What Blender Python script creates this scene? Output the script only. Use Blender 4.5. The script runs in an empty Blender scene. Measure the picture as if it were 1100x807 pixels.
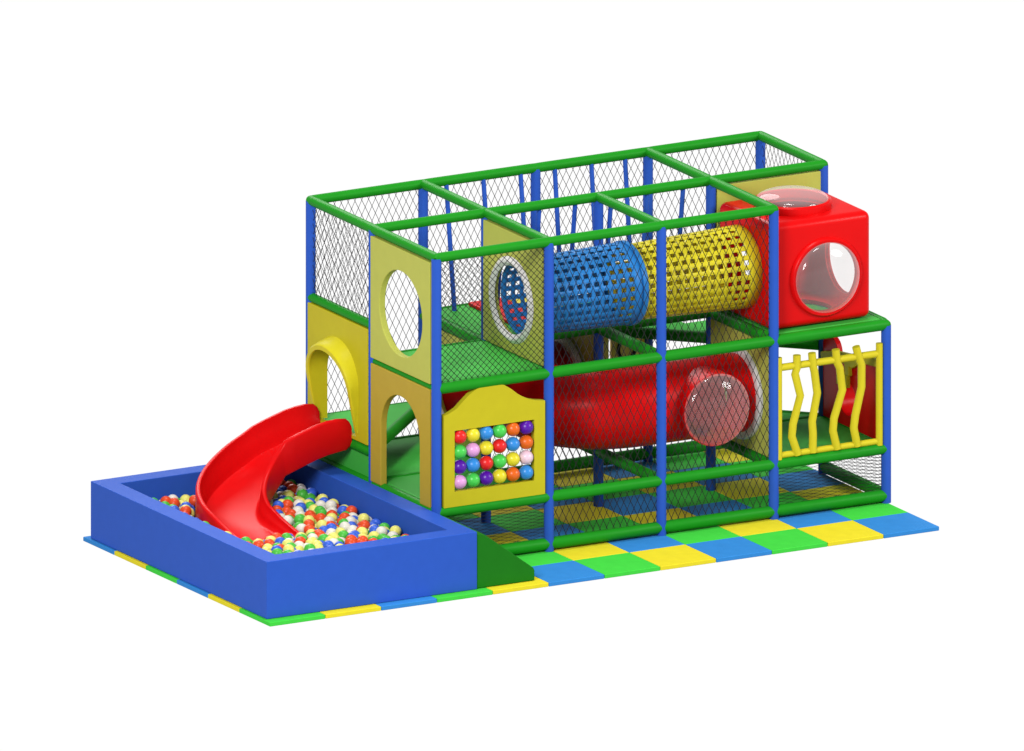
import bpy, bmesh, math, random
from mathutils import Vector, Matrix
from mathutils.bvhtree import BVHTree

random.seed(7)
S = 1.2                      # metres per structural bay; all sizes below are in bays
T, M, L, B = 2.483, 1.43, 0.436, 0.060
PI = math.pi
sc = bpy.context.scene
col = sc.collection

# ------------------------------------------------------------------ materials
def mat(name, rgb, rough=0.38, spec=0.06, var=0.025, bump=0.0, scale=9.0):
    m = bpy.data.materials.new(name); m.use_nodes = True
    nt = m.node_tree; b = nt.nodes['Principled BSDF']
    b.inputs['Roughness'].default_value = rough
    b.inputs['Specular IOR Level'].default_value = spec
    tc = nt.nodes.new('ShaderNodeTexCoord')
    n = nt.nodes.new('ShaderNodeTexNoise'); n.inputs['Scale'].default_value = scale; n.inputs['Detail'].default_value = 4
    nt.links.new(tc.outputs['Object'], n.inputs['Vector'])
    r = nt.nodes.new('ShaderNodeValToRGB')
    r.color_ramp.elements[0].position = 0.3; r.color_ramp.elements[1].position = 0.7
    r.color_ramp.elements[0].color = tuple(c * (1 - var) for c in rgb) + (1,)
    r.color_ramp.elements[1].color = tuple(min(1, c * (1 + var)) for c in rgb) + (1,)
    nt.links.new(n.outputs['Fac'], r.inputs['Fac'])
    nt.links.new(r.outputs['Color'], b.inputs['Base Color'])
    if bump:
        n2 = nt.nodes.new('ShaderNodeTexNoise'); n2.inputs['Scale'].default_value = 160; n2.inputs['Detail'].default_value = 3
        nt.links.new(tc.outputs['Object'], n2.inputs['Vector'])
        bp = nt.nodes.new('ShaderNodeBump'); bp.inputs['Strength'].default_value = bump; bp.inputs['Distance'].default_value = 0.004
        nt.links.new(n2.outputs['Fac'], bp.inputs['Height'])
        nt.links.new(bp.outputs['Normal'], b.inputs['Normal'])
    return m

MAT = {
    'blue_pad':  mat('blue_vinyl_padding', (.022, .080, .41), .45),
    'pit_blue':  mat('blue_vinyl_wall', (.022, .080, .41), .5, bump=.05),
    'green_pad': mat('green_vinyl_padding', (.010, .205, .010), .42),
    'deck':      mat('green_deck_vinyl', (.045, .36, .045), .5, bump=.05),
    'wedge':     mat('dark_green_foam', (.009, .135, .007), .5),
    'red':       mat('red_plastic', (.56, .0028, .0034), .3, .08, .02),
    'slide_red': mat('slide_red_plastic', (.55, .0035, .0045), .3, .08, .03),
    'yellow':    mat('yellow_panel', (.43, .375, .013), .42),
    'hood':      mat('yellow_hood_plastic', (.50, .44, .014), .38),
    'pale':      mat('pale_yellow_panel', (.39, .405, .075), .45),
    'ochre':     mat('ochre_panel', (.39, .28, .032), .45),
    'tile':      mat('tan_game_tile', (.62, .45, .12), .45),
    'rail':      mat('yellow_rail', (.52, .44, .018), .4),
    'white':     mat('white_ring_plastic', (.58, .56, .56), .4),
    'net':       mat('black_net_cord', (.022, .020, .022), .8, .05),
    'tun_blue':  mat('blue_lattice_plastic', (.018, .165, .46), .35, .15),
    'tun_yel':   mat('yellow_lattice_plastic', (.56, .48, .015), .35, .15),
    'mat_g':     mat('green_foam_mat', (.045, .50, .045), .7, .08, .04, .12),
    'mat_y':     mat('yellow_foam_mat', (.62, .53, .02), .7, .08, .04, .12),
    'mat_b':     mat('blue_foam_mat', (.027, .19, .50), .7, .08, .04, .12),
    'rod':       mat('dark_metal_rod', (.04, .03, .03), .4, .4),
    'black':     mat('black_letter_paint', (.012, .012, .012), .5),
    'b_red':     mat('red_ball', (.56, .055, .012), .35, .25),
    'b_green':   mat('green_ball', (.055, .36, .04), .35, .25),
    'b_blue':    mat('blue_ball', (.03, .092, .48), .35, .25),
    'b_yellow':  mat('pale_yellow_ball', (.58, .55, .13), .35, .25),
    'b_white':   mat('white_ball', (.55, .53, .47), .35, .25),
    'd_red':     mat('red_bead', (.60, .012, .012), .3, .3),
    'd_yellow':  mat('yellow_bead', (.60, .52, .02), .3, .3),
    'd_blue':    mat('blue_bead', (.025, .20, .54), .3, .3),
    'd_green':   mat('green_bead', (.05, .46, .06), .3, .3),
    'd_orange':  mat('orange_bead', (.60, .10, .006), .3, .3),
    'd_purple':  mat('purple_bead', (.07, .004, .28), .3, .3),
    'd_pink':    mat('pink_bead', (.60, .28, .55), .3, .3),
    'd_lpink':   mat('pale_pink_bead', (.66, .47, .56), .3, .3),
}
def glassy():
    m = bpy.data.materials.new('clear_acrylic'); m.use_nodes = True
    nt = m.node_tree; nt.nodes.clear()
    out = nt.nodes.new('ShaderNodeOutputMaterial')
    tr = nt.nodes.new('ShaderNodeBsdfTransparent'); tr.inputs['Color'].default_value = (.99, .99, .99, 1)
    df = nt.nodes.new('ShaderNodeBsdfDiffuse'); df.inputs['Color'].default_value = (.85, .83, .83, 1)
    gl = nt.nodes.new('ShaderNodeBsdfGlossy'); gl.inputs['Roughness'].default_value = .08
    lw = nt.nodes.new('ShaderNodeLayerWeight'); lw.inputs['Blend'].default_value = .35
    mr = nt.nodes.new('ShaderNodeMapRange'); mr.inputs['To Min'].default_value = .09; mr.inputs['To Max'].default_value = .34
    nt.links.new(lw.outputs['Facing'], mr.inputs['Value'])
    m1 = nt.nodes.new('ShaderNodeMixShader'); m2 = nt.nodes.new('ShaderNodeMixShader')
    nt.links.new(mr.outputs['Result'], m1.inputs['Fac'])
    nt.links.new(tr.outputs[0], m1.inputs[1]); nt.links.new(df.outputs[0], m1.inputs[2])
    pw = nt.nodes.new('ShaderNodeMath'); pw.operation = 'POWER'; pw.inputs[1].default_value = 3
    m3 = nt.nodes.new('ShaderNodeMapRange'); m3.inputs['To Min'].default_value = .03; m3.inputs['To Max'].default_value = .30
    nt.links.new(lw.outputs['Facing'], pw.inputs[0]); nt.links.new(pw.outputs[0], m3.inputs['Value'])
    nt.links.new(m3.outputs['Result'], m2.inputs['Fac'])
    nt.links.new(m1.outputs[0], m2.inputs[1]); nt.links.new(gl.outputs[0], m2.inputs[2])
    nt.links.new(m2.outputs[0], out.inputs['Surface'])
    return m
MAT['clear'] = glassy()

# ------------------------------------------------------------------ helpers
def V(*a): return Vector(a)
def props(o, label=None, cat=None, group=None, kind=None):
    for k, v in (('label', label), ('category', cat), ('group', group), ('kind', kind)):
        if v: o[k] = v
    return o
def thing(name, label, cat, loc=(0, 0, 0), group=None):
    o = bpy.data.objects.new(name, None); col.objects.link(o)
    o.location = V(*loc) * S; o.empty_display_size = .1
    return props(o, label, cat, group)
def obj(name, bm, material, parent=None, smooth=None, origin=None):
    """link the bmesh (bay units, scene coordinates) as one mesh object"""
    o3 = parent.location.copy() if parent else (V(*origin) * S if origin else V(0, 0, 0))
    if parent and parent.parent: o3 = o3 + parent.parent.location
    for v in bm.verts: v.co = v.co * S - o3
    bmesh.ops.recalc_face_normals(bm, faces=bm.faces)
    me = bpy.data.meshes.new(name); bm.to_mesh(me); bm.free()
    me.materials.append(MAT[material])
    if smooth is not None:
        me.shade_smooth() if smooth >= 180 else me.shade_auto(smooth)
    o = bpy.data.objects.new(name, me); col.objects.link(o)
    if parent: o.parent = parent
    else: o.location = o3
    return o
def shade_auto(me, deg):
    for p in me.polygons: p.use_smooth = True
    bm = bmesh.new(); bm.from_mesh(me)
    lim = math.radians(deg)
    for e in bm.edges:
        e.smooth = not (len(e.link_faces) != 2 or e.calc_face_angle(0) > lim)
    bm.to_mesh(me); bm.free()
bpy.types.Mesh.shade_auto = shade_auto
def bevel(o, w, seg=2, ang=35):
    m = o.modifiers.new('bevel', 'BEVEL'); m.width = w * S; m.segments = seg
    m.limit_method = 'ANGLE'; m.angle_limit = math.radians(ang)
    return o
def frame(d):
    d = d.normalized()
    a = V(0, 0, 1) if abs(d.z) < .9 else V(0, 1, 0)
    x = d.cross(a).normalized(); y = x.cross(d).normalized()
    return x, y, d
def tube(bm, p, q, r, n=20, r2=None, caps=True):
    p, q = V(*p), V(*q); x, y, d = frame(q - p); r2 = r if r2 is None else r2
    a = [bm.verts.new(p + (x * math.cos(t) + y * math.sin(t)) * r) for t in (2 * PI * i / n for i in range(n))]
    b = [bm.verts.new(q + (x * math.cos(t) + y * math.sin(t)) * r2) for t in (2 * PI * i / n for i in range(n))]
    for i in range(n): bm.faces.new((a[i], a[(i + 1) % n], b[(i + 1) % n], b[i]))
    if caps: bm.faces.new(a[::-1]); bm.faces.new(b)
    return bm
def box(bm, a, b):
    x0, y0, z0 = a; x1, y1, z1 = b
    v = [bm.verts.new(c) for c in ((x0, y0, z0), (x1, y0, z0), (x1, y1, z0), (x0, y1, z0), (x0, y0, z1), (x1, y0, z1), (x1, y1, z1), (x0, y1, z1))]
    for f in ((0, 3, 2, 1), (4, 5, 6, 7), (0, 1, 5, 4), (1, 2, 6, 5), (2, 3, 7, 6), (3, 0, 4, 7)):
        bm.faces.new([v[i] for i in f])
    return bm
def prism(loops, to3, depth):
    """flat board: outline plus holes in 2-D, thickened along to3's third coordinate"""
    bm = bmesh.new(); edges = []
    for lp in loops:
        vs = [bm.verts.new(to3(p[0], p[1], 0)) for p in lp]
        edges += [bm.edges.new((vs[i], vs[(i + 1) % len(vs)])) for i in range(len(vs))]
    bmesh.ops.triangle_fill(bm, use_beauty=True, use_dissolve=False, edges=edges)
    off = V(*to3(0, 0, depth)) - V(*to3(0, 0, 0))
    r = bmesh.ops.extrude_face_region(bm, geom=bm.faces[:])
    for g in r['geom']:
        if isinstance(g, bmesh.types.BMVert): g.co += off
    return bm
def rect(a0, a1, b0, b1): return [(a0, b0), (a1, b0), (a1, b1), (a0, b1)]
def circle(ca, cb, r, n=56, rb=None):
    return [(ca + r * math.cos(2 * PI * i / n), cb + (rb or r) * math.sin(2 * PI * i / n)) for i in range(n)]
def arch(c, hw, z0, ztop, n=28):
    zs = ztop - hw
    return [(c - hw, z0), (c + hw, z0)] + [(c + hw * math.cos(PI * i / n), zs + hw * math.sin(PI * i / n)) for i in range(n + 1)]
def lathe(bm, prof, c, axis, n=56, close=False):
    """prof: list of (radius, height along axis)"""
    c = V(*c); x, y, d = frame(V(*axis)); rings = []
    for r, h in prof:
        if r < 1e-6: rings.append([bm.verts.new(c + d * h)])
        else: rings.append([bm.verts.new(c + d * h + (x * math.cos(t) + y * math.sin(t)) * r) for t in (2 * PI * i / n for i in range(n))])
    seq = list(zip(rings, rings[1:])) + ([(rings[-1], rings[0])] if close else [])
    for a, b in seq:
        for i in range(n):
            j = (i + 1) % n
            if len(a) == 1 and len(b) == 1: continue
            if len(a) == 1: bm.faces.new((a[0], b[j], b[i]))
            elif len(b) == 1: bm.faces.new((a[i], a[j], b[0]))
            else: bm.faces.new((a[i], a[j], b[j], b[i]))
    return bm
def ring(name, c, axis, ri, ro, h, material, parent, soft=.012):
    bm = bmesh.new()
    lathe(bm, [(ri, 0), (ri, h - soft), (ri + soft, h), (ro - soft, h), (ro, h - soft), (ro, 0)], c, axis, close=True)
    return obj(name, bm, material, parent, 40)
def sweep(bm, prof_fn, pts, closed_prof=True, caps=True):
    """prof_fn(i) -> list of (lateral, vertical); pts: list of (pos, lateral dir, vertical dir)"""
    rings = []
    for i, (p, x, y) in enumerate(pts):
        rings.append([bm.verts.new(p + x * a + y * b) for a, b in prof_fn(i)])
    n = len(rings[0])
    for a, b in zip(rings, rings[1:]):
        for i in range(n if closed_prof else n - 1):
            j = (i + 1) % n
            bm.faces.new((a[i], a[j], b[j], b[i]))
    if caps and closed_prof:
        bm.faces.new(rings[0][::-1]); bm.faces.new(rings[-1])
    return bm
def net_bm(p0, a, h, nc, nr, w=.0056):
    """diamond net on the rectangle p0 + s*a + t*(0,0,h): nc x nr diamonds"""
    bm = bmesh.new(); p0, a, hv = V(*p0), V(*a), V(0, 0, h)
    nrm = a.cross(hv).normalized()
    for fam in (1, -1):
        lo = min(0, fam * nr); hi = nc + max(0, fam * nr)
        k = math.floor(lo)
        while k <= hi:
            # s*nc + fam*t*nr = k
            pts = []
            for t in (0, 1):
                s = (k - fam * t * nr) / nc
                if -1e-9 <= s <= 1 + 1e-9: pts.append((s, t))
            for s in (0, 1):
                t = (k - s * nc) / (fam * nr)
                if 1e-9 < t < 1 - 1e-9: pts.append((s, t))
            k += 1
            pts = list(dict.fromkeys((round(s, 6), round(t, 6)) for s, t in pts))
            if len(pts) < 2: continue
            q0, q1 = [p0 + a * s + hv * t + nrm * (.0025 * fam) for s, t in pts[:2]]
            if (q1 - q0).length < .02: continue
            d = (q1 - q0).normalized(); sd = d.cross(nrm) * (w / 2); nn = nrm * (w / 2)
            va = [bm.verts.new(q0 + o) for o in (sd, nn, -sd, -nn)]
            vb = [bm.verts.new(q1 + o) for o in (sd, nn, -sd, -nn)]
            for i in range(4): bm.faces.new((va[i], va[(i + 1) % 4], vb[(i + 1) % 4], vb[i]))
    return bm
def baked(o):
    """apply an object's modifiers into its mesh"""
    dg = bpy.context.evaluated_depsgraph_get(); dg.update()
    me = bpy.data.meshes.new_from_object(o.evaluated_get(dg))
    o.modifiers.clear(); o.data = me
    return o

# ------------------------------------------------------------------ floor mats
TS = .4965; MX, MY, MZ = -1.95, -.838, .034
ORD = ['first', 'second', 'third', 'fourth', 'fifth', 'sixth', 'seventh', 'eighth', 'ninth', 'tenth', 'eleventh', 'twelfth']
CN = ['green', 'yellow', 'blue']; CM = ['mat_g', 'mat_y', 'mat_b']
mat_mesh = {}
for j in range(6):
    for i in range(12):
        if i in (1, 2) and j >= 1: continue          # wholly hidden under the ball pit
        k = (i + j) % 3
        if k not in mat_mesh:
            bm = box(bmesh.new(), (.002, .002, -MZ), (TS - .002, TS - .002, 0))
            o = bevel(obj('foam_mat', bm, CM[k]), .004, 2); mat_mesh[k] = o
        else:
            o = mat_mesh[k].copy(); col.objects.link(o)
        o.location = V(MX + i * TS, MY + j * TS, 0) * S
        row = 'the front row' if j == 0 else 'the back row' if j == 5 else 'the %s row back' % ORD[j]
        props(o, '%s foam mat tile, %s from the left in %s of tiles' % (CN[k], ORD[i], row), 'floor mat', 'foam floor tiles under the playground')

# ------------------------------------------------------------------ ball pit
px0, px1, py0, py1, pt, ph = -1.925, -.055, -.745, 2.06, .17, .463
pit = thing('ball_pit', 'long blue padded ball pit full of coloured balls beside the climbing frame', 'ball pit', ((px0 + px1) / 2, (py0 + py1) / 2, 0))
o = obj('padded_wall', prism([rect(px0, px1, py0, py1), rect(px0 + pt, px1 - pt, py0 + pt, py1 - pt)], lambda a, b, c: (a, b, .002 + c), ph - .002), 'pit_blue', pit); bevel(o, .005, 3)
o = obj('floor_pad', box(bmesh.new(), (px0 + pt + .002, py0 + pt + .002, .002), (px1 - pt - .002, py1 - pt - .002, .06)), 'pit_blue', pit)

# wedge step
bm = prism([[(0, .004), (.515, .004), (.515, .085), (.505, .105), (.07, .428), (.045, .436), (0, .436)]], lambda a, b, c: (px1 + .004 + a, py0 + .012 + c, b), .62)
o = obj('wedge_ramp', bm, 'wedge', None, origin=(px1 + .25, py0 + .3, 0)); bevel(o, .006)
props(o, 'dark green foam wedge sloping down from the end of the blue ball pit', 'foam ramp')

# ------------------------------------------------------------------ frame
fr = thing('climbing_frame', 'two storey climbing frame of blue posts and green padded bars with black netting', 'climbing frame', (2, 1, 0))
PR = .0392
for x in range(5):
    for y in range(3):
        top = M if (x, y) == (4, 0) else T
        bm = tube(bmesh.new(), (x, y, .001), (x, y, top - .004), PR, 24)
        obj('post', bm, 'blue_pad', fr, 40)
def beam(a, b, r=None):
    a, b = V(*a), V(*b)
    if r is None: r = .0385 if a.z > T - .1 else .0475 if a.z < .2 else .0445
    d = (b - a).normalized(); ln = (b - a).length; e = min(r, .0375)
    bm = bmesh.new()                                  # foam sleeve drawn in a little at the clamps, rounded ends
    lathe(bm, [(0, -e), (e * .5, -e * .87), (e * .87, -e * .5), (e, 0), (e, .012), (r, .052), (r, ln - .052), (e, ln - .012), (e, ln), (e * .87, ln + e * .5), (e * .5, ln + e * .87), (0, ln + e)], a, d, 24)
    return obj('bar', bm, 'green_pad', fr, 50)
def bx(y, z, x0, x1):
    for x in range(x0, x1): beam((x + .0, y, z), (x + 1.0, y, z))
def by(x, z, y0, y1):
    for y in range(y0, y1): beam((x, y, z), (x, y + 1.0, z))
# top ring
bx(0, T, 0, 3); bx(1, T, 0, 4); bx(2, T, 0, 4)
by(0, T, 0, 2); by(1, T, 0, 2); by(2, T, 0, 1); by(3, T, 0, 2); by(4, T, 1, 2)
# middle
bx(0, M, 0, 4); bx(1, M, 0, 4); bx(2, M, 1, 2)
beam((0, 0, M), (0, 1, M), .026); by(1, M, 0, 2); by(2, M, 0, 2); by(3, M, 0, 1); by(4, M, 0, 1)
R1 = L + .272                                         # slide landing
beam((0, 1, R1 + 1.0), (0, 2, R1 + 1.0), .036); beam((0, 1, R1 - .02), (0, 2, R1 - .02)); 
# low
bx(0, L, 0, 4); bx(1, L, 0, 1); bx(1, L, 3, 4); bx(2, L, 0, 1)
by(0, L, 0, 2); by(1, L, 0, 2); by(2, L, 0, 2); by(3, L, 0, 1); by(4, L, 0, 1)
# ground bars
bx(0, B, 0, 4); bx(2, B, 1, 4); by(4, B, 0, 1)

def deck(name, poly, zt, th=.07, pad=None):
    bm = prism([poly], lambda a, b, c: (a, b, zt - th + c), th)
    o = obj(name, bm, 'deck', fr); bevel(o, .01, 2)
    return o
def sq(x, y): return rect(x + .03, x + .97, y + .03, y + .97)
for x, y in ((0, 0), (0, 1), (3, 0)): deck('deck', sq(x, y), L + .038)
for x, y in ((0, 0), (1, 1), (3, 0)): deck('deck', sq(x, y), M + .042)
def tri(p, q, r, zt, edge=True):
    c = (V(*p, 0) + V(*q, 0) + V(*r, 0)) / 3
    poly = [tuple((V(*a, 0) + (c - V(*a, 0)) * .05).xy) for a in (p, q, r)]
    o = deck('corner_step', poly, zt)
    if edge:                                          # padded nose along the open diagonal edge
        a, b = V(*p, zt - .035), V(*q, zt - .035)
        d = (b - a).normalized()
        bm = tube(bmesh.new(), a + d * .03, b - d * .03, .046, 20)
        obj('padded_edge', bm, 'green_pad', o, 50)
    return o
tri((0, 1), (1, 2), (0, 2), R1 + .045)
beam((0, 2, R1), (1, 2, R1))
# riser between the low deck and the slide landing
obj('riser', prism([rect(1.03, 1.97, L + .03, R1 - .03)], lambda a, b, c: (-.012 + c, a, b), .03), 'deck', fr)
tri((3, 2), (4, 1), (3, 1), L + .038)
tri((3, 2), (4, 1), (4, 2), M - .36)
tri((2, 2), (3, 1), (3, 2), M - .175); beam((2, 2, M - .21), (3, 2, M - .21))
tri((2, 2), (3, 1), (2, 1), M + .042, False)
# leaning slalom poles in the upper back row
for y0, y1, xs in ((2 - .01, 1.86, (1.2, 1.53, 1.86, 2.165, 2.49, 2.79)), (1.01, 1.14, (1.16, 1.48, 1.80, 2.12, 2.44, 2.76))):
    for x in xs:
        zb = M + .04 if x + y1 < 4.0 or x < 2 else M - .18
        obj('slalom_pole', tube(bmesh.new(), (x, y0, T - .02), (x, y1, zb), .0185, 16), 'blue_pad', fr, 40)

# nets
def net(p0, a, h, nc, nr, w=.0056): return obj('net', net_bm(p0, a, h, nc, nr, w), 'net', fr)
DR = .122
def nr_(h): return max(2, round(h / DR))
net((1, 0, B), (1, 0, 0), T - B, 16.5, nr_(T - B))
net((2, 0, B), (1, 0, 0), T - B, 16.5, nr_(T - B))
net((0, 0, M), (1, 0, 0), T - M, 19, 20, .0052)
net((0, 0, B), (1, 0, 0), L - B, 7, 14, .0031)
net((3, 0, B), (1, 0, 0), L - B, 7, 14, .0031)
net((4, 0, B), (0, 1, 0), L - B, 7, 14, .0031)
net((0, 1, R1 + 1), (0, 1, 0), T - R1 - 1, 16, 7, .0046)
net((0, 2, L), (1, 0, 0), T - L, 16.5, nr_(T - L), .0047)
net((1, 2, B), (1, 0, 0), T - B, 16.5, nr_(T - B), .0047)
net((2, 2, M), (1, 0, 0), T - M, 16.5, nr_(T - M), .0047); net((2, 2, B), (1, 0, 0), L - B, 16.5, 3)
net((3, 2, M - .45), (1, 0, 0), T - M + .45, 16.5, nr_(T - M + .45), .0047)
net((4, 1, M), (0, 1, 0), T - M, 16, nr_(T - M), .0047)

# foam pads on the upper deck
for nm, m, x0, x1 in (('red', 'red', 1.36, 1.67), ('yellow', 'tun_yel', 1.69, 1.95)):
    o = obj('foam_pad', box(bmesh.new(), (x0, 1.06, M + .044), (x1, 1.93, M + .075)), m, None, origin=((x0 + x1) / 2, 1.5, M + .044)); bevel(o, .008)
    props(o, '%s foam pad lying on the upper back deck behind the mesh tunnel' % nm, 'foam pad')

# ------------------------------------------------------------------ side panels
XP = -.036                                            # outer face of the end panels
def yz(x, ): return lambda a, b, c: (x + c, a, b)
def xz(y): return lambda a, b, c: (a, y + c, b)
# slide entrance with its hood
p = thing('slide_entrance_panel', 'yellow arch panel with a projecting hood above the red slide', 'panel', (0, 1.52, R1))
o = obj('board', prism([rect(1.035, 1.995, R1 + .03, R1 + .965), arch(1.527, .305, R1 + .06, R1 + .745)], yz(XP), .045), 'yellow', p); bevel(o, .006)
bm = bmesh.new(); n = 36; pts = []
za = R1 + .06
def hood_ring(t):
    """t 0..1 along the arch: position on board, outward direction in y/z, depth and drop of the hood there"""
    Lg = (R1 + .745 - .305) - za; arc = PI * .305; tot = 2 * Lg + arc; s = t * tot
    if s < Lg: pos, out = V(0, 1.527 - .305, za + s), V(0, -1, 0)
    elif s < Lg + arc:
        an = PI - (s - Lg) / .305
        out = V(0, math.cos(an), math.sin(an)); pos = V(0, 1.527, R1 + .745 - .305) + out * .305
    else: pos, out = V(0, 1.527 + .305, za + tot - s), V(0, 1, 0)
    e = max(0, min(1, (pos.z - za - .02) / .70)); e = e ** .8
    return pos, out, .004 + .128 * e, .06 * e
rings = []
for i in range(n * 2 + 1):
    pos, out, dp, drop = hood_ring(i / (n * 2))
    th = .03 + .018 * min(1, dp / .06)
    q = lambda d, o_: V(XP - d + .004, 0, 0) + pos + out * o_ - V(0, 0, drop * max(d, 0) / .13)
    rings.append([bm.verts.new(c) for c in (q(-.085, -.003), q(dp * .5, -.003), q(dp * .9, -.003), q(dp, .006), q(dp, th - .008), q(dp * .9, th), q(dp * .5, th), q(-.002, th), q(-.002, .012), q(-.085, .012))])
for a, b in zip(rings, rings[1:]):
    for k in range(10): bm.faces.new((a[k], a[(k + 1) % 10], b[(k + 1) % 10], b[k]))
bm.faces.new(rings[0]); bm.faces.new(rings[-1][::-1])
obj('hood', bm, 'hood', p, 40)
# doorway
p = thing('doorway_panel', 'ochre panel with an arched doorway at the front of the end wall', 'panel', (0, .5, L))
o = obj('board', prism([[(.045, L + .03), (.205, L + .03)] + [(.513 + .308 * math.cos(PI - PI * i / 30), .95 + .308 * math.sin(PI - PI * i / 30)) for i in range(31)] + [(.821, L + .03), (.985, L + .03), (.985, M - .012), (.045, M - .012)]], yz(XP), .055), 'ochre', p); bevel(o, .006)
# porthole
p = thing('porthole_panel', 'pale yellow panel with a large open round hole above the arched doorway', 'panel', (0, .5, M))
o = obj('board', prism([rect(.045, 1.0, M + .03, T - .044), circle(.505, 1.923, .342)], yz(XP), .055), 'pale', p); bevel(o, .006)
# tunnel entry
p = thing('tunnel_entry_panel', 'pale yellow panel with a white rimmed round opening into the blue mesh tunnel', 'panel', (1, .5, M))
o = obj('board', prism([rect(.045, .985, M + .045, T - .044), circle(.52, 1.90, .30)], yz(1 + XP), .045), 'pale', p); bevel(o, .006)
ring('rim', (1 + XP - .002, .52, 1.90), (-1, 0, 0), .272, .345, .03, 'white', p, .028)
# lower tube panels
p = thing('tube_exit_panel', 'pale yellow panel with white rimmed hole at the bubble window end of the red tube', 'panel', (3, .5, L))
TZ = .905
o = obj('board', prism([rect(.045, .985, L + .045, M - .045), circle(.5, TZ, .30)], yz(3 - .02), .045), 'pale', p); bevel(o, .006)
ring('rim', (3 - .022, .5, TZ), (-1, 0, 0), .30, .372, .03, 'white', p)
p = thing('tube_middle_panel', 'pale yellow panel closing the short branch of the red crawl tube in the back row', 'panel', (2, 1.5, L))
o = obj('board', prism([rect(1.045, 1.955, L + .045, M - .045), circle(1.5, TZ, .30)], yz(2 - .02), .045), 'pale', p); bevel(o, .006)
ring('rim', (1.955, 1.5, TZ - .02), (-1, 0, 0), .318, .39, .045, 'white', p)
p = thing('tube_entry_panel', 'pale yellow panel at the far left end of the red crawl tube', 'panel', (1, 1.5, L))
o = obj('board', prism([rect(1.045, 1.955, L + .045, M - .045), circle(1.46, TZ + .05, .30)], yz(1 - .02), .045), 'pale', p); bevel(o, .006)
ring('rim', (1 - .022, 1.44, TZ + .06), (-1, 0, 0), .298, .36, .03, 'white', p)
p = thing('back_board', 'plain pale yellow board behind the red cube below the top bar', 'panel', (3.5, 1, M))
o = obj('board', prism([rect(3.045, 3.985, M + .045, T - .045), circle(3.5, 1.9, .28)], xz(1 - .02), .045), 'pale', p); bevel(o, .006)

# ------------------------------------------------------------------ mesh tunnel (blue and yellow)
tn = thing('mesh_tunnel', 'tubular lattice tunnel, blue half and yellow half, running to the red cube', 'tunnel', (1, .52, 1.58))
TY, TZC = .52, 1.905
def lattice(name, x0, x1, r0, r1, m, plain0, plain1):
    bm = bmesh.new(); na = 26
    n = round((x1 - plain1 - x0 - plain0) / .0735); px = (x1 - plain1 - x0 - plain0) / n
    cache = {}
    def vert(x, a, shift=0):
        key = (round(x, 5), round(a % (12 * na), 3))
        if key not in cache:
            r = r0 + (r1 - r0) * (x - x0) / (x1 - x0)
            an = 2 * PI * key[1] / (12 * na)
            cache[key] = bm.verts.new((x, TY + r * math.cos(an), TZC + r * math.sin(an)))
        return cache[key]
    def quad(xa, xb, a0, a1):
        # keep shared vertices on every twelfth of a pitch
        bm.faces.new((vert(xa, a0), vert(xb, a0), vert(xb, a1), vert(xa, a1)))
    for (xa, xb) in ((x0, x0 + plain0), (x1 - plain1, x1)):
        for k in range(12 * na // 3):
            quad(xa, xb, k * 3, k * 3 + 3)
    for i in range(n):
        xs = [x0 + plain0 + px * (i + f) for f in (0, .21, .79, 1)]
        sh = 0
        for k in range(na):
            a = k * 12 + sh; A = (a, a + 3, a + 9, a + 12)
            for q, (xa, xb) in enumerate(zip(xs, xs[1:])):
                for w_ in ((A[0], A[1]), (A[2], A[3])):
                    quad(xa, xb, *w_)
                if q != 1:
                    quad(xa, xb, A[1], A[1] + 3); quad(xa, xb, A[1] + 3, A[2])
    o = obj(name, bm, m, tn)
    for pl in o.data.polygons: pl.use_smooth = True
    sd = o.modifiers.new('solid', 'SOLIDIFY'); sd.thickness = .012 * S; sd.offset = -1
    return o
lattice('blue_section', 1.03, 1.985, .300, .324, 'tun_blue', .03, .085)
lattice('yellow_section', 1.965, 3.03, .296, .328, 'tun_yel', .05, .11)
ring('collar', (1.955, TY, TZC), (1, 0, 0), .30, .333, .05, 'tun_blue', tn)

# ------------------------------------------------------------------ red cube
cx0, cx1, cy0, cy1, cz0, cz1 = 3.01, 3.915, .075, .915, M + .05, M + .905
cub = thing('cube_pod', 'big red rounded plastic cube with clear bubble windows on the upper right', 'play cube', ((cx0 + cx1) / 2, (cy0 + cy1) / 2, cz0))
cc = V((cx0 + cx1) / 2, (cy0 + cy1) / 2, (cz0 + cz1) / 2)
outer = obj('shell', box(bmesh.new(), (cx0, cy0, cz0), (cx1, cy1, cz1)), 'red', cub)
bevel(outer, .06, 6)
tmp = []
t_ = .03
inner = obj('cut', box(bmesh.new(), (cx0 + t_, cy0 + t_, cz0 + t_), (cx1 - t_, cy1 - t_, cz1 - t_)), 'red', cub); bevel(inner, .055, 5); tmp.append(inner)
cw = V(3.505, cy0, M + .43)
ct = V(cc.x - .02, cc.y, cz1)
RW = .285
for a, b, r in ((V(cw.x, cy0 - .1, cw.z), V(cw.x, cy0 + .2, cw.z), RW - .012), (V(cx1 - .2, cc.y, cw.z), V(cx1 + .1, cc.y, cw.z), RW - .012),
                (V(cx0 - .1, TY, TZC), V(cx0 + .2, TY, TZC), .295), (V(ct.x, ct.y, cz1 - .2), V(ct.x, ct.y, cz1 + .1), RW - .012),
                (V(cc.x, cy1 - .2, cw.z), V(cc.x, cy1 + .1, cw.z), .26), (V(cc.x, cc.y, cz0 - .1), V(cc.x, cc.y, cz0 + .2), .30)):
    tmp.append(obj('cut', tube(bmesh.new(), a, b, r, 72), 'red', cub))
bpy.context.view_layer.update()
for c in tmp:
    m = outer.modifiers.new('cut', 'BOOLEAN'); m.operation = 'DIFFERENCE'; m.object = c; m.solver = 'EXACT'
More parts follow.
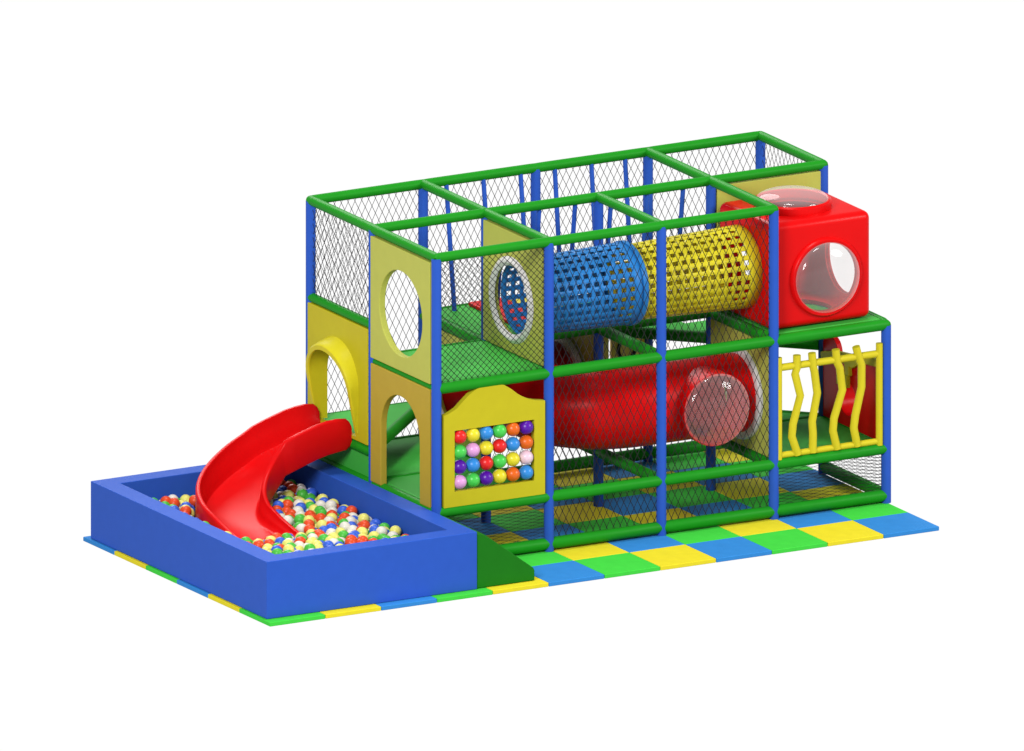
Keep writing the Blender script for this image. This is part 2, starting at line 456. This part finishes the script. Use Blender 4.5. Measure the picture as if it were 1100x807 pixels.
baked(outer)
for c in tmp: bpy.data.objects.remove(c)
outer.data.shade_auto(28)
def bubble(c, axis, r, bulge, parent, flange=.05, fr_=.035):
    f = obj('window_flange', lathe(bmesh.new(), [(r - .012, -.02), (r - .012, flange - .008), (r, flange), (r + fr_ - .012, flange), (r + fr_, flange - .012), (r + fr_ + .003, .0), (r + fr_ + .003, -.02)], c, axis, 72, close=True), 'red', parent, 40)
    prof = [(r - .004, flange - .004)] + [(r * math.cos(a) * .985, flange - .004 + bulge * math.sin(a)) for a in (PI / 2 * i / 14 for i in range(1, 14))] + [(0, flange - .004 + bulge)]
    d = obj('bubble_window', lathe(bmesh.new(), prof, c, axis, 72), 'clear', parent, 180)
    return f, d
bubble((cw.x, cy0, cw.z), (0, -1, 0), RW, .11, cub, .03, .03)
bubble((ct.x, ct.y, cz1), (0, 0, 1), RW, .075, cub, .068, .018)
bubble((cx1, cc.y, cw.z), (1, 0, 0), RW, .02, cub, .02, .03)

# ------------------------------------------------------------------ red crawl tube
TR = .312
tu = thing('crawl_tube', 'thick red crawl tube curving through the lower level behind the netting', 'crawl tube', (2, .5, TZ - TR))
path = []
for i in range(4): path.append((V(1.46, 1.46 - .37 * i / 4, TZ), V(0, -1, 0)))
for i in range(21):
    a = PI / 2 * i / 20; path.append((V(2.05 - .59 * math.cos(a), 1.09 - .59 * math.sin(a), TZ), V(math.sin(a), -math.cos(a), 0)))
for i in range(1, 7): path.append((V(2.05 + .95 * i / 6, .5, TZ), V(1, 0, 0)))
pts = [(p_, d_.cross(V(0, 0, 1)), V(0, 0, 1)) for p_, d_ in path]
N = 56
bm = bmesh.new()
sweep(bm, lambda i: [(TR * math.cos(2 * PI * k / N), TR * math.sin(2 * PI * k / N)) for k in range(N)], pts, caps=False)
body = obj('tube_body', bm, 'red', tu, 180)
sd = body.modifiers.new('solid', 'SOLIDIFY'); sd.thickness = .025 * S; sd.offset = -1
bpy.context.view_layer.update(); baked(body)
br_ = obj('tube_branch', tube(bmesh.new(), (1.005, 1.48, TZ), (1.96, 1.48, TZ), TR - .002, 56, caps=False), 'red', tu, 180)
sd = br_.modifiers.new('solid', 'SOLIDIFY'); sd.thickness = .025 * S; sd.offset = -1
BW = V(2.565, .19, TZ - .004); BRR = .283
cutter = obj('cut', tube(bmesh.new(), (BW.x, .08, BW.z), (BW.x, .42, BW.z), BRR - .01, 64), 'red', tu)
m = body.modifiers.new('cut', 'BOOLEAN'); m.operation = 'DIFFERENCE'; m.object = cutter; m.solver = 'EXACT'
bpy.context.view_layer.update(); baked(body); bpy.data.objects.remove(cutter); body.data.shade_auto(28)
f = obj('window_collar', lathe(bmesh.new(), [(BRR - .012, -.26), (BRR - .012, .06), (BRR + .008, .06), (BRR + .008, -.22)], (BW.x, BW.y, BW.z), (0, -1, 0), 72), 'red', tu, 40)
prof = [(BRR + .004, .056)] + [((BRR + .004) * math.cos(a), .056 + .12 * math.sin(a)) for a in (PI / 2 * i / 14 for i in range(1, 14))] + [(0, .176)]
obj('bubble_window', lathe(bmesh.new(), prof, BW, (0, -1, 0), 72), 'clear', tu, 180)

# ------------------------------------------------------------------ slide
sl = thing('slide', 'curved red plastic slide running down into the ball pit', 'slide', (-.7, 1.3, .06))
r_, hw = .57, .245; C0 = V(-.62, .99, 0); pth = []
for q in (0, .018, .045, .12, .2, .29, .38, .48, .57): pth.append((V(-.035 - q * .585 / .57, 1.56, 0), V(-1, 0, 0)))
for i in range(1, 23):
    a = PI / 2 * i / 22; pth.append((C0 + V(-r_ * math.sin(a), r_ * math.cos(a), 0), V(-math.cos(a), -math.sin(a), 0)))
for i in range(1, 11): pth.append((V(C0.x - r_, .99 - .56 * i / 10, 0), V(0, -1, 0)))
ss = [0]
for (a, _), (b, _) in zip(pth, pth[1:]): ss.append(ss[-1] + (b - a).length)
def lerp(tab, s):
    for (s0, v0), (s1, v1) in zip(tab, tab[1:]):
        if s <= s1:
            t = (s - s0) / (s1 - s0); t = max(0, min(1, t)); t = t * t * (3 - 2 * t) if False else t
            return v0 + (v1 - v0) * t
    return tab[-1][1]
floor_t = [(0, .685), (.18, .68), (.34, .645), (.5, .575), (.7, .465), (.9, .365), (1.1, .295), (1.3, .25), (1.5, .222), (1.75, .205), (2.1, .20)]
wall_t = [(0, .215), (.08, .23), (.3, .25), (.7, .25), (1.1, .225), (1.4, .185), (1.7, .12), (2.1, .055)]
pts = [(V(p_.x, p_.y, 0), V(0, 0, 1).cross(d_) * -1, V(0, 0, 1)) for p_, d_ in pth]
def smooth3(vals):
    return [sum(vals[max(0, min(len(vals) - 1, i + k))] for k in (-2, -1, 0, 1, 2)) / 5 for i in range(len(vals))]
FZ = smooth3([lerp(floor_t, s) for s in ss]); WH = smooth3([lerp(wall_t, s) for s in ss])
def sprof(i):
    z, h = FZ[i], WH[i]; w = hw; t = .032
    k_ = (1, .45, .12)[i] if i < 3 else 0
    h -= .06 * k_; zb = z - .04 + .03 * k_
    right = [(w * .72, z), (w * .84, z + .012), (w * .89, z + .05), (w * .91, z + h * .55), (w * .955, z + h * .62), (w * .965, z + h - .02), (w * .985, z + h - .004), (w + .012, z + h),
             (w + .026, z + h - .006), (w + t, z + h - .022), (w + t, zb + .03), (w + t - .01, zb + .006), (w + t - .03, zb)]
    left = [(-a, b) for a, b in right[::-1]]
    return left + right
obj('chute', sweep(bmesh.new(), sprof, pts), 'slide_red', sl, 50)

# ------------------------------------------------------------------ bead panel
bp = thing('bead_panel', 'yellow wavy topped play panel with rows of coloured beads on rods', 'play panel', (.5, 0, L))
WT = [(.05, 1.212), (.10, 1.226), (.16, 1.255), (.22, 1.308), (.28, 1.359), (.34, 1.392), (.403, 1.408), (.46, 1.414), (.523, 1.412), (.59, 1.392), (.647, 1.355), (.71, 1.303), (.771, 1.268), (.82, 1.247), (.87, 1.234), (.95, 1.222)]
def wave(x):
    """top edge of the board"""
    for (a, u), (b, v) in zip(WT, WT[1:]):
        if x <= b + 1e-6: return u + (v - u) * (x - a) / (b - a)
top_pts = [(.05 + .9 * i / 40, wave(.05 + .9 * i / 40)) for i in range(40, -1, -1)]
outline = [(.05, L + .035), (.95, L + .035)] + top_pts
wx0, wx1, wz0, wz1 = .145, .853, L + .155, L + .645
o = obj('board', prism([outline, rect(wx0, wx1, wz0, wz1)], xz(-.032), .05), 'yellow', bp); bevel(o, .006)
rows = ['red yellow blue green orange purple', 'green pink yellow red blue orange', 'purple blue red green yellow lpink', 'pink green purple yellow orange blue']
bead_mesh = {}
for k, row in enumerate(rows):
    z = wz1 - .058 - k * .121
    obj('rod', tube(bmesh.new(), (wx0 - .01, -.004, z), (wx1 + .012, -.004, z), .010, 10), 'rod', bp, 40)
    for q, c in enumerate(row.split()):
        x = .20 + q * .1185
        if c not in bead_mesh:
            bm = lathe(bmesh.new(), [(.0, -.057), (.016, -.056)] + [(.0565 * math.cos(a), .0565 * math.sin(a)) for a in (-1.25 + 2.5 * i / 18 for i in range(19))] + [(.016, .056), (0, .057)], (0, 0, 0), (1, 0, 0), 28)
            o = obj('bead', bm, 'd_' + c, None, 60); bead_mesh[c] = o; o.parent = bp
        else:
            o = bead_mesh[c].copy(); col.objects.link(o); o.parent = bp
        o.location = V(x, -.008, z) * S - bp.location
        o['label'] = {'lpink': 'pale pink'}.get(c, c) + ' bead'
# small dark rod ends on the board
for k in range(4):
    z = wz1 - .058 - k * .121
    obj('rod_end', lathe(bmesh.new(), [(0, -.012), (.017, -.012), (.017, .016), (0, .018)], (wx1 - .006, -.010, z), (1, 0, 0), 14), 'rod', bp, 40)

# ------------------------------------------------------------------ wobbly railing
wr = thing('wobbly_railing', 'yellow railing of four wavy bars closing the lower right bay', 'railing', (3.5, 0, L))
zt_, zb_ = 1.205, L + .065
for z, r in ((zt_, .029), (zb_, .025)):
    obj('rail', tube(bmesh.new(), (3.045, -.0, z), (3.945, -.0, z), r, 18), 'rail', wr, 40)
def wavy(x, offs, r=.031):
    zz = [zb_ - .01, zb_ + .14, zb_ + .24, zb_ + .46, zb_ + .64, zt_ - .02, zt_ + .085]
    P = [V(x + o_, -.012, z) for o_, z in zip(offs, zz)]
    d = [(P[min(i + 1, len(P) - 1)] - P[max(i - 1, 0)]).normalized() for i in range(len(P))]
    pp = [(p_, V(0, 1, 0), V(0, 1, 0).cross(dd)) for p_, dd in zip(P, d)]
    n = 16
    return sweep(bmesh.new(), lambda i: [(r * math.cos(2 * PI * k / n), r * math.sin(2 * PI * k / n)) for k in range(n)], pp)
W = [0.006, -.045, -.02, .03, -.02, -.005, -.005]
for x, W in ((3.195, (.012, -.04, -.03, .035, -.012, .005, .005)), (3.335, (.005, .008, .0, .045, .02, .008, -.002)),
             (3.545, (.012, -.025, -.015, .06, .035, .012, .0)), (3.725, (.012, -.02, -.005, .05, .05, .03, .0))):
    obj('wavy_bar', wavy(x, W), 'rail', wr, 40)
for x in (3.040, 3.935):
    obj('end_bar', tube(bmesh.new(), (x, -.008, zb_ - .03), (x, -.008, zt_ + .085), .027, 16), 'rail', wr, 40)

# ------------------------------------------------------------------ red play panel on the right end
rp = thing('red_play_panel', 'red play panel with a round hole and yellow trim behind the wavy railing', 'play panel', (4, .5, L))
rz = 1.10
out = [(.05, L + .04), (.98, L + .04), (.98, 1.02)] + [(.855 + .125 * math.cos(a), 1.02 + .125 * math.sin(a)) for a in (PI * i / 14 for i in range(1, 14))] + [(.73, 1.02), (.6, 1.035), (.4, 1.05), (.2, 1.07), (.05, 1.08)]
o = obj('board', prism([out, circle(.58, .70, .135)], yz(4 - .02), .045), 'red', rp); bevel(o, .006)
obj('hole_rim', lathe(bmesh.new(), [(.135, -.03), (.135, .10), (.15, .10), (.15, -.03)], (4.03, .58, .70), (1, 0, 0), 40, close=True), 'red', rp, 40)
o = obj('roof_trim', prism([[(.05, 1.08), (.3, 1.055), (.45, .98), (.6, .985), (.7, 1.0), (.80, .985), (.90, .915), (.95, .96), (.95, 1.0), (.7, 1.06), (.45, 1.09), (.05, 1.15)]], yz(4 - .055), .034), 'yellow', rp); bevel(o, .006)
o = obj('trim_block', prism([rect(.53, .70, .80, .90)], yz(4 - .055), .034), 'yellow', rp); bevel(o, .006)
o = obj('trim_post', prism([rect(.50, .57, .901, .995)], yz(4 - .055), .034), 'yellow', rp); bevel(o, .006)

# ------------------------------------------------------------------ noughts and crosses panel at the back
tt = thing('letter_game_panel', 'ochre game panel of turning tiles marked with black O and X behind the red tube', 'game panel', (2.5, 2, L))
o = obj('board', prism([rect(2.045, 2.955, L + .02, M - .02), rect(2.08, 2.925, L + .07, M - .07)], xz(2 - .03), .05), 'ochre', tt); bevel(o, .006)
marks = ['XOX', 'OXO', 'XXO']
for r in range(3):
    for c in range(3):
        xa = 2.085 + c * .281; za = L + .075 + (2 - r) * .283
        ti = obj('tile', box(bmesh.new(), (xa + .012, 1.965, za + .006), (xa + .268, 2.0, za + .277)), 'tile', tt); bevel(ti, .006)
        cx_, cz_ = xa + .14, za + .1415
        if marks[r][c] == 'O':
            bm = prism([circle(cx_, cz_, .085, 32, .10), circle(cx_, cz_, .058, 32, .073)], xz(1.955), .0085)
        else:
            bm = bmesh.new()
            for sg in (1, -1):
                d = V(.07 * sg, 0, .09); w = d.cross(V(0, 1, 0)).normalized() * .017
                cpt = V(cx_, 1.955 - (.002 if sg > 0 else 0), cz_)
                a = [cpt + d + w, cpt + d - w, cpt - d - w, cpt - d + w]
                v0 = [bm.verts.new(q) for q in a]; v1 = [bm.verts.new(q + V(0, .0085 + (.002 if sg > 0 else 0), 0)) for q in a]
                bm.faces.new(v0); bm.faces.new(v1[::-1])
                for k in range(4): bm.faces.new((v0[k], v0[(k + 1) % 4], v1[(k + 1) % 4], v1[k]))
        obj('letter', bm, 'black', ti)

# ------------------------------------------------------------------ camera (parallel projection, long telephoto look)
az, el = .5098, .2599; PXC = 138.35
rt = V(math.cos(az), -math.sin(az), 0); fw = V(math.sin(az) * math.cos(el), math.cos(az) * math.cos(el), -math.sin(el)); up = rt.cross(fw)
cen = V(1.5, 1, 1) - rt * ((582.44 - 550) / PXC) + up * ((418.45 - 403.5) / PXC)
cam = bpy.data.cameras.new('camera'); co = bpy.data.objects.new('camera', cam); col.objects.link(co)
cam.type = 'ORTHO'; cam.ortho_scale = 1100 / PXC * S; cam.clip_start = .1; cam.clip_end = 200
co.matrix_world = Matrix.Translation((cen - fw * 20) * S) @ Matrix((rt, up, -fw)).transposed().to_4x4()
sc.camera = co

# ------------------------------------------------------------------ balls
bpy.context.view_layer.update()
br = .0465
cm = [('red', 'b_red'), ('green', 'b_green'), ('blue', 'b_blue'), ('yellow', 'b_yellow'), ('white', 'b_white')]
pos = []
ix0, ix1, iy0, iy1 = px0 + pt + br, px1 - pt - br, py0 + pt + br, py1 - pt - br
pit_ = .094; row = 0; y = iy0
while y <= iy1:
    x = ix0 + (pit_ / 2 if row % 2 else 0)
    while x <= ix1:
        pos.append(V(min(ix1, max(ix0, x + random.uniform(-.022, .022))), min(iy1, max(iy0, y + random.uniform(-.022, .022))), .280 + random.uniform(-.018, .018)))
        x += pit_
    y += pit_ * .88; row += 1
# keep balls out of the slide's body, let a few lie on its foot
chute = [(p_, FZ[i], WH[i], d_) for i, (p_, d_) in enumerate(pth)]
keep = []
for p_ in pos:
    i = min(range(len(chute)), key=lambda k: (V(p_.x, p_.y, 0) - chute[k][0]).length)
    c_, fz, wh, d_ = chute[i]
    lat = abs((V(p_.x, p_.y, 0) - c_).dot(V(-d_.y, d_.x, 0))); along = (V(p_.x, p_.y, 0) - c_).dot(d_)
    if i == len(chute) - 1 and along > .0:
        keep.append(p_); continue
    if lat < hw + .034 + br:
        if fz - .04 > p_.z + br: keep.append(p_)                     # beneath the raised chute
        elif lat < hw - br - .02 and i >= len(chute) - 2: keep.append(V(p_.x, p_.y, fz + br + .002))
        elif lat > hw + .034 + br * .75: keep.append(p_)
        continue
    keep.append(p_)
verts, polys = [], []
for o in bpy.data.objects:
    if o.type == 'MESH' and (o.parent in (pit, sl) or (o.parent is fr and o.name.split('.')[0] in ('bar', 'post', 'riser'))):
        dg = bpy.context.evaluated_depsgraph_get(); me = o.evaluated_get(dg).data; b0 = len(verts)
        verts += [o.matrix_world @ v.co for v in me.vertices]
        polys += [[b0 + k for k in pl.vertices] for pl in me.polygons]
bvh = BVHTree.FromPolygons(verts, polys)
def seen(p_):
    n = 0
    for dx, dz in ((0, .9), (.6, .5), (-.6, .5), (0, .4), (.85, 0), (-.85, 0)):
        q = p_ * S + (rt * dx + up * dz) * br * S - fw * br * S
        if bvh.ray_cast(q, -fw, 60)[0] is None: n += 1
    return n
vis = sorted(keep, key=lambda p_: -seen(p_))
vis_n = sum(1 for p_ in keep if seen(p_) > 0)
show, rest = vis[:min(290, vis_n)], vis[min(290, vis_n):]
bmesh_of = {}
last = None
for p_ in show:
    k = random.choice([0, 0, 1, 1, 2, 2, 3, 3, 3, 4, 4]);
    if k == last: k = random.randrange(5)
    last = k
    nm, m = cm[k]
    if k not in bmesh_of:
        bm = bmesh.new(); bmesh.ops.create_uvsphere(bm, u_segments=24, v_segments=14, radius=br)
        o = obj('pit_ball', bm, m, None, 180); bmesh_of[k] = o
    else:
        o = bmesh_of[k].copy(); col.objects.link(o)
    o.location = p_ * S
    o.rotation_euler = (random.uniform(0, 3), random.uniform(0, 3), 0)
    if p_.x < -1.19 + .0 and p_.y > .75: zone = 'lying left of the slide near the back wall of the pit'
    elif p_.y < .50 and p_.x < -.75: zone = 'lying at the foot of the red slide'
    elif p_.x > -.42: zone = 'lying along the right wall of the pit'
    elif p_.y > .95: zone = 'lying under the upper part of the red slide'
    else: zone = 'lying right of the slide in the middle of the pit'
    props(o, 'small %s plastic ball %s' % (nm, zone), 'ball', '%s balls %s' % (nm, zone))
# lower layer: fills the gaps, nobody could count it
low = list(rest)
for p_ in keep:
    for dx, dy, dz in ((pit_ / 2, .03, .034), (0, .062, .042)):
        q = V(p_.x + dx, p_.y + dy, p_.z - dz)
        if q.x < ix1 and q.y < iy1: low.append(q)
ub = bmesh.new(); bmesh.ops.create_uvsphere(ub, u_segments=14, v_segments=9, radius=br)
uv = [v.co.copy() for v in ub.verts]; uf = [[v.index for v in f.verts] for f in ub.faces]; ub.free()
fv, ff, fm = [], [], []
for i, p_ in enumerate(low):
    b0 = len(fv); fv += [(v + p_) * S for v in uv]; ff += [[b0 + k for k in f] for f in uf]; fm += [(i * 7 + i // 5) % 5] * len(uf)
me = bpy.data.meshes.new('ball_fill'); me.from_pydata(fv, [], ff); me.shade_smooth()
fill = bpy.data.objects.new('ball_fill', me); col.objects.link(fill)
for k in range(5): me.materials.append(MAT[cm[k][1]])
me.polygons.foreach_set('material_index', fm)
props(fill, 'mass of mixed plastic balls filling the pit below the top layer', 'balls', None, 'stuff')

# ------------------------------------------------------------------ light
w = bpy.data.worlds.new('World'); sc.world = w; w.use_nodes = True
nt = w.node_tree; bg = nt.nodes['Background']
tc = nt.nodes.new('ShaderNodeTexCoord'); sx = nt.nodes.new('ShaderNodeSeparateXYZ'); rp_ = nt.nodes.new('ShaderNodeValToRGB')
mr = nt.nodes.new('ShaderNodeMapRange'); mr.inputs['From Min'].default_value = -1; mr.inputs['From Max'].default_value = 1
nt.links.new(tc.outputs['Generated'], sx.inputs[0]); nt.links.new(sx.outputs['Z'], mr.inputs['Value']); nt.links.new(mr.outputs['Result'], rp_.inputs['Fac'])
e = rp_.color_ramp.elements  # invented surround: white band behind the view, dimmer above and below to deepen shading
e[0].position = .19; e[0].color = (.12, .12, .12, 1)
e[1].position = .25; e[1].color = (1, 1, 1, 1)
for q, v in ((.50, 1.0), (.57, .36), (1.0, .30)):
    k = e.new(q); k.color = (v, v, v, 1)
nt.links.new(rp_.outputs['Color'], bg.inputs['Color'])
bg.inputs['Strength'].default_value = 1.02
def softbox(name, d, size, irr):
    la = bpy.data.lights.new(name, 'AREA'); lo = bpy.data.objects.new(name, la); col.objects.link(lo)
    la.shape = 'DISK'; la.size = size; d = V(*d).normalized()
    lo.location = V(1, 1, 1) * S + d * 30; lo.rotation_euler = d.to_track_quat('Z', 'Y').to_euler()
    la.energy = irr * PI * 900; la.color = (1, .997, .99)
softbox('key_softbox', (-.05, -.06, 1), 8, 1.9)
softbox('left_fill', (-.62, -.55, .44), 10, 2.8)  # added front-left fill for the side faces and shaded bays
softbox('right_fill', (.60, -.58, .40), 10, 1.9)  # fill lamp added from front right to lift the interior
softbox('rear_fill', (.15, .80, .55), 16, 1.7)  # no source stands here; added from behind to brighten the inner floors

sc.view_settings.view_transform = 'Standard'; sc.view_settings.look = 'None'
sc.view_settings.exposure = 0; sc.view_settings.gamma = 1
sc.cycles.use_denoising = True
sc.cycles.max_bounces = 12; sc.cycles.diffuse_bounces = 8; sc.cycles.transparent_max_bounces = 16
sc.cycles.caustics_reflective = False; sc.cycles.caustics_refractive = False
